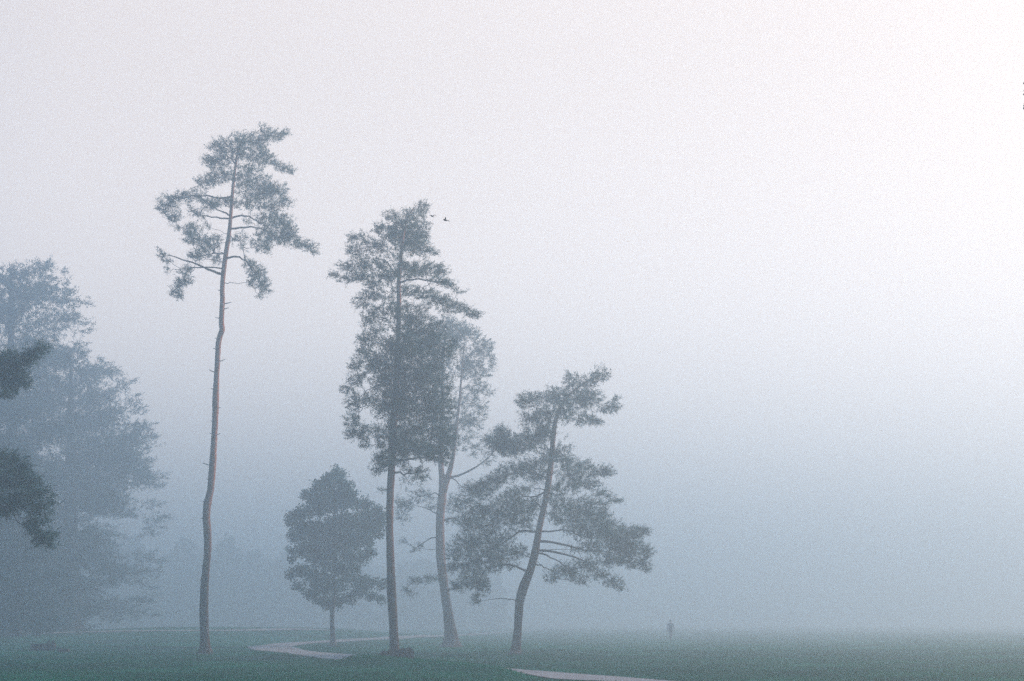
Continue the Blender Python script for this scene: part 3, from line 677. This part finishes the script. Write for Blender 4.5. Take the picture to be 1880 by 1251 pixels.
def log(label, u, v, length_px, rad_px, tilt, yaw, seed, stub=None):
    b = on_ground(u, v); m = px(b[1]); L, r = length_px * m, rad_px * m
    rng = np.random.default_rng(seed)
    g = ground(b[0], b[1] + r)
    root = thing('log', label, 'log', (b[0], b[1] + r, g), 'logs lying on the lawn')
    d = np.array([math.cos(yaw) * math.cos(tilt), math.sin(yaw) * math.cos(tilt), math.sin(tilt)])
    P = np.array([d * L * (t - .5) for t in np.linspace(0, 1, 14)]); P[:, 2] += r * 0.85 + L / 2 * abs(math.sin(tilt)) * .6
    P += rng.normal(0, r * .03, P.shape)
    V, F = tube_np(P, r * np.linspace(1.0, .9, 14) * (1 + rng.normal(0, .04, 14)), 16, .10, rng, cap=False)
    mesh_np('bark', V, F, M_LOG, root, True)
    for e, sgn in ((0, -1), (13, 1)):
        c = P[e]; t = d * sgn
        V, F = tube_np(np.array([c - t * .03, c + t * .006]), [r * .93 * (1 if e == 0 else .9)] * 2, 16)
        mesh_np('cut_end', V, F, M_CUT, root)
    if stub:
        for t, ln, lean in stub:
            a = P[int(t * 13)]; e = a + np.array([lean * r * 2, .1, r + ln])
            V, F = tube_np(resample([a, (a + e) / 2, e], 6), np.linspace(r * .5, r * .3, 6), 8, .1, rng)
            mesh_np('branch_stub', V, F, M_LOG, root, True)
log('long dark log with branch stubs lying on the lawn at left', 77, 1195, 42, 6.6, .05, .12, 21, [(.62, .13, .3), (.88, .16, .1), (.1, .03, -.3)])
log('small dark cut log beside the longer log on the lawn', 115, 1198, 22, 3.6, -.05, -.3, 22)

# ------------------------------------------------------------------ person
def skin_obj(name, verts, edges, mat, parent, root=0, sub=2):
    me = bpy.data.meshes.new(name)
    me.from_pydata([v[:3] for v in verts], edges, []); me.update()
    o = bpy.data.objects.new(name, me); COL.objects.link(o); o.parent = parent
    sk = o.modifiers.new('skin', 'SKIN'); sk.use_smooth_shade = True
    for i, v in enumerate(verts):
        r = v[3] if isinstance(v[3], tuple) else (v[3], v[3])
        me.skin_vertices[0].data[i].radius = r
        me.skin_vertices[0].data[i].use_root = (i == root)
    sb = o.modifiers.new('smooth', 'SUBSURF'); sb.levels = sub; sb.render_levels = sub
    me.materials.append(mat)
    return o
def person():
    p0 = on_ground(1231.5, 1176); D = p0[1]
    g = ground(p0[0], D)
    root = thing('person', 'faint person in long blue coat and dark trousers walking away over the foggy lawn', 'person', (p0[0], D, g))
    root.rotation_euler = (0, 0, R(160)); root.scale = (1.1, 1.1, 1.06)
    skin = noise_mat('skin', (.42, .27, .20), (.50, .33, .25), 8, .6)
    jk = noise_mat('blue_coat', (.02, .05, .14), (.04, .085, .19), 10, .85)
    tr = noise_mat('dark_trousers', (.010, .012, .022), (.022, .026, .04), 10, .9)
    hr = noise_mat('dark_hair', (.03, .022, .018), (.06, .045, .035), 20, .8)
    sh = noise_mat('shoe_leather', (.03, .03, .03), (.06, .055, .05), 12, .7)
    # facing -y (local); left leg forward
    hipL, hipR = (.09, 0, .90), (-.09, 0, .90)
    kneeL, ankL = (.10, -.20, .50), (.10, -.30, .09)
    kneeR, ankR = (-.10, .04, .48), (-.10, .28, .13)
    sL, sR = (.19, 0, 1.42), (-.19, 0, 1.42)
    eL, wL = (.25, .14, 1.15), (.24, .12, .91)
    eR, wR = (-.25, -.08, 1.14), (-.24, -.24, .96)
    V, E = [], []
    def add(p, r, link=None):
        V.append((*p, r)); i = len(V) - 1
        if link is not None: E.append((link, i))
        return i
    pel = add((0, 0, .96), (.15, .11)); ch = add((0, 0, 1.20), (.15, .11), pel); up = add((0, 0, 1.42), (.12, .09), ch)
    nk = add((0, -.01, 1.53), (.055, .055), up); jaw = add((0, -.035, 1.60), (.070, .080), nk); sk = add((0, -.02, 1.70), (.078, .092), jaw); add((0, -.01, 1.775), (.045, .05), sk)
    for h, k, a, f in ((hipL, kneeL, ankL, -1), (hipR, kneeR, ankR, -1)):
        i = add(h, .085, pel); i = add(k, .055, i); i = add(a, .038, i); add((a[0], a[1] - .15, a[2] - .05), .035, i)
    for s, e, w_ in ((sL, eL, wL), (sR, eR, wR)):
        i = add(s, .055, up); i = add(e, .040, i); i = add(w_, .027, i)
        pm = add((w_[0], w_[1] - .03, w_[2] - .07), .028, i); sgn = 1 if w_[0] > 0 else -1
        for q, (dy, ln) in enumerate(((-.030, .070), (-.010, .080), (.010, .075), (.028, .060))):
            j = add((w_[0], w_[1] - .035 + dy, w_[2] - .10), .009, pm)
            j = add((w_[0] - sgn * .008, w_[1] - .045 + dy, w_[2] - .10 - ln * .55), .0085, j)
            add((w_[0] - sgn * .022, w_[1] - .045 + dy, w_[2] - .10 - ln), .007, j)
        j = add((w_[0] - sgn * .012, w_[1] - .060, w_[2] - .05), .010, pm); add((w_[0] - sgn * .02, w_[1] - .085, w_[2] - .085), .008, j)
    body = skin_obj('body', V, E, skin, root)
    # nose and ears sit in the head's own surface; hair, jacket, trousers and shoes are worn
    V, E = [], []
    pel = add((0, 0, .70), (.23, .19)); ch = add((0, 0, 1.10), (.175, .135), pel); up = add((0, 0, 1.43), (.15, .11), ch); add((0, 0, 1.51), (.075, .07), up)
    for s, e, w_ in ((sL, eL, wL), (sR, eR, wR)):
        i = add(s, .075, up); i = add(e, .060, i); add(w_, .048, i)
    skin_obj('coat', V, E, jk, root)
    V, E = [], []
    pel = add((0, 0, .93), (.16, .12))
    for h, k, a in ((hipL, kneeL, ankL), (hipR, kneeR, ankR)):
        i = add((h[0], h[1], h[2] - .06), .105, pel); i = add(k, .078, i); add((a[0], a[1], a[2] + .03), .062, i)
    skin_obj('trousers', V, E, tr, root)
    for a, dz in ((ankL, -.05), (ankR, -.075)):
        V, E = [], []
        i = add((a[0], a[1] + .04, a[2] - .035), .05); i = add((a[0], a[1] - .06, a[2] - .045), .048, i); add((a[0], a[1] - .17, a[2] + dz), .036, i)
        skin_obj('shoe', V, E, sh, root)
    V, E = [], []
    i = add((0, .04, 1.60), (.085, .07)); i = add((0, .02, 1.72), (.105, .10), i); add((0, -.02, 1.79), (.08, .08), i)
    skin_obj('hair', V, E, hr, root)
person()

# ------------------------------------------------------------------ bird
def bird():
    Y = 28.0; c = at(818, 404.5, Y)
    root = thing('bird', 'small dark bird in flight in open fog right of the broad pine', 'bird', c)
    m = noise_mat('bird_feathers', (.012, .008, .008), (.03, .015, .012), 30, .8)
    P = np.array([(-.058, 0, .004), (-.048, 0, .006), (-.035, 0, .004), (-.015, 0, -.002), (.012, 0, -.005), (.034, 0, -.004), (.046, 0, -.002)])
    V, F = tube_np(resample(P, 16), np.interp(np.linspace(0, 1, 16), [0, .12, .25, .45, .7, 1], [.001, .012, .013, .019, .014, .003]), 10)
    mesh_np('body', V, F, m, root, True)
    for sgn in (-1, 1):
        a = [(-.018, sgn * .012, .006), (.020, sgn * .012, .002), (.028, sgn * .050, .026), (.006, sgn * .056, .030), (.052, sgn * .095, .024), (.040, sgn * .100, .026)]
        top = np.array(a); V = np.vstack([top, top - np.array([0, 0, .003])])
        F = np.array([(0, 1, 2, 3), (3, 2, 4, 5), (6, 9, 8, 7), (9, 11, 10, 8), (0, 3, 9, 6), (3, 5, 11, 9), (5, 4, 10, 11), (4, 2, 8, 10), (2, 1, 7, 8), (1, 0, 6, 7)])
        mesh_np('wing', V, F, m, root)
    V = np.array([(.040, -.007, 0), (.040, .007, 0), (.085, .018, -.010), (.085, -.018, -.010)]); V = np.vstack([V, V - np.array([0, 0, .003])])
    F = np.array([(0, 1, 2, 3), (7, 6, 5, 4), (0, 4, 5, 1), (1, 5, 6, 2), (2, 6, 7, 3), (3, 7, 4, 0)])
    mesh_np('tail', V, F, m, root)
    root.rotation_euler = (R(-12), R(14), R(-28)); root['group'] = 'birds in the fog'
    r2 = root.copy(); COL.objects.link(r2); r2.location = at(793, 397, 33.0); r2.rotation_euler = (R(8), R(-6), R(62))
    r2['label'] = 'tiniest dark bird, close beside the tip of the broad pine'
    for ch in list(root.children):
        q = ch.copy(); COL.objects.link(q); q.parent = r2
bird()

# ------------------------------------------------------------------ young birch standing just outside the frame, one twig reaching in
def birch():
    Y = 14.0; rr = random.Random(4)
    vb = 1141 + CAM_Z * 2713 / Y
    rows = [(vb, 2192, 2216), (vb - 120, 2194, 2214), (900, 2197, 2213), (500, 2200, 2211), (150, 2203, 2209), (-150, 2206, 2208)]
    bl = []
    for k in range(42):
        v = -140 + 800 * (k / 41); bl.append((2205 + rr.uniform(-1, 1) * (50 + 90 * math.sin(math.pi * min(1, (k + 4) / 44))), v, rr.uniform(26, 40), rr.uniform(22, 34), 0, .8))
    root = build_tree('birch_tree', 'near dark birch twig with small leaves, reaching in at the right edge', 'tree', Y, rows, bl, 91, kind='leaf', cl_r=.12, per=20, n_len=.035,
                      dens=9, bark=M_GREYBARK, leafm=M_DARKLEAF, limb_min=.25, limb_r=.02, limb_drop=.5)
    base = np.array(root.location); rng = np.random.default_rng(6)
    a, b_ = at(2204, 240, Y), at(1903, 150, Y - .3)
    q = resample([a, a * .5 + b_ * .5 + np.array([0, 0, .28]), b_, at(1899, 205, Y - .3)], 20)
    V, F = tube_np(q - base, np.linspace(.012, .002, 20), 6); tw = mesh_np('twig', V, F, M_GREYBARK, root, True)
    vs = []
    spots = [(1881, 153), (1879.5, 167), (1881, 173), (1879.8, 189), (1880, 194.5), (1880.5, 199), (1884, 160), (1886, 178), (1887, 150), (1885, 205), (1890, 140), (1893, 168), (1898, 150)]
    for (u, v) in spots:
        c = at(u, v, Y - .3 + rr.uniform(-.03, .03)); s = rr.uniform(.018, .026)
        n1 = rng.normal(size=3); n1 /= np.linalg.norm(n1); n2 = np.cross(n1, rng.normal(size=3)); n2 /= np.linalg.norm(n2)
        vs.append([c - n1 * s, c + n2 * s * .7, c + n1 * s, c - n2 * s * .7])
    V = np.array(vs).reshape(-1, 3)
    mesh_np('leaves', V - base, np.arange(len(V)).reshape(-1, 4), M_DARKLEAF, root)
birch()
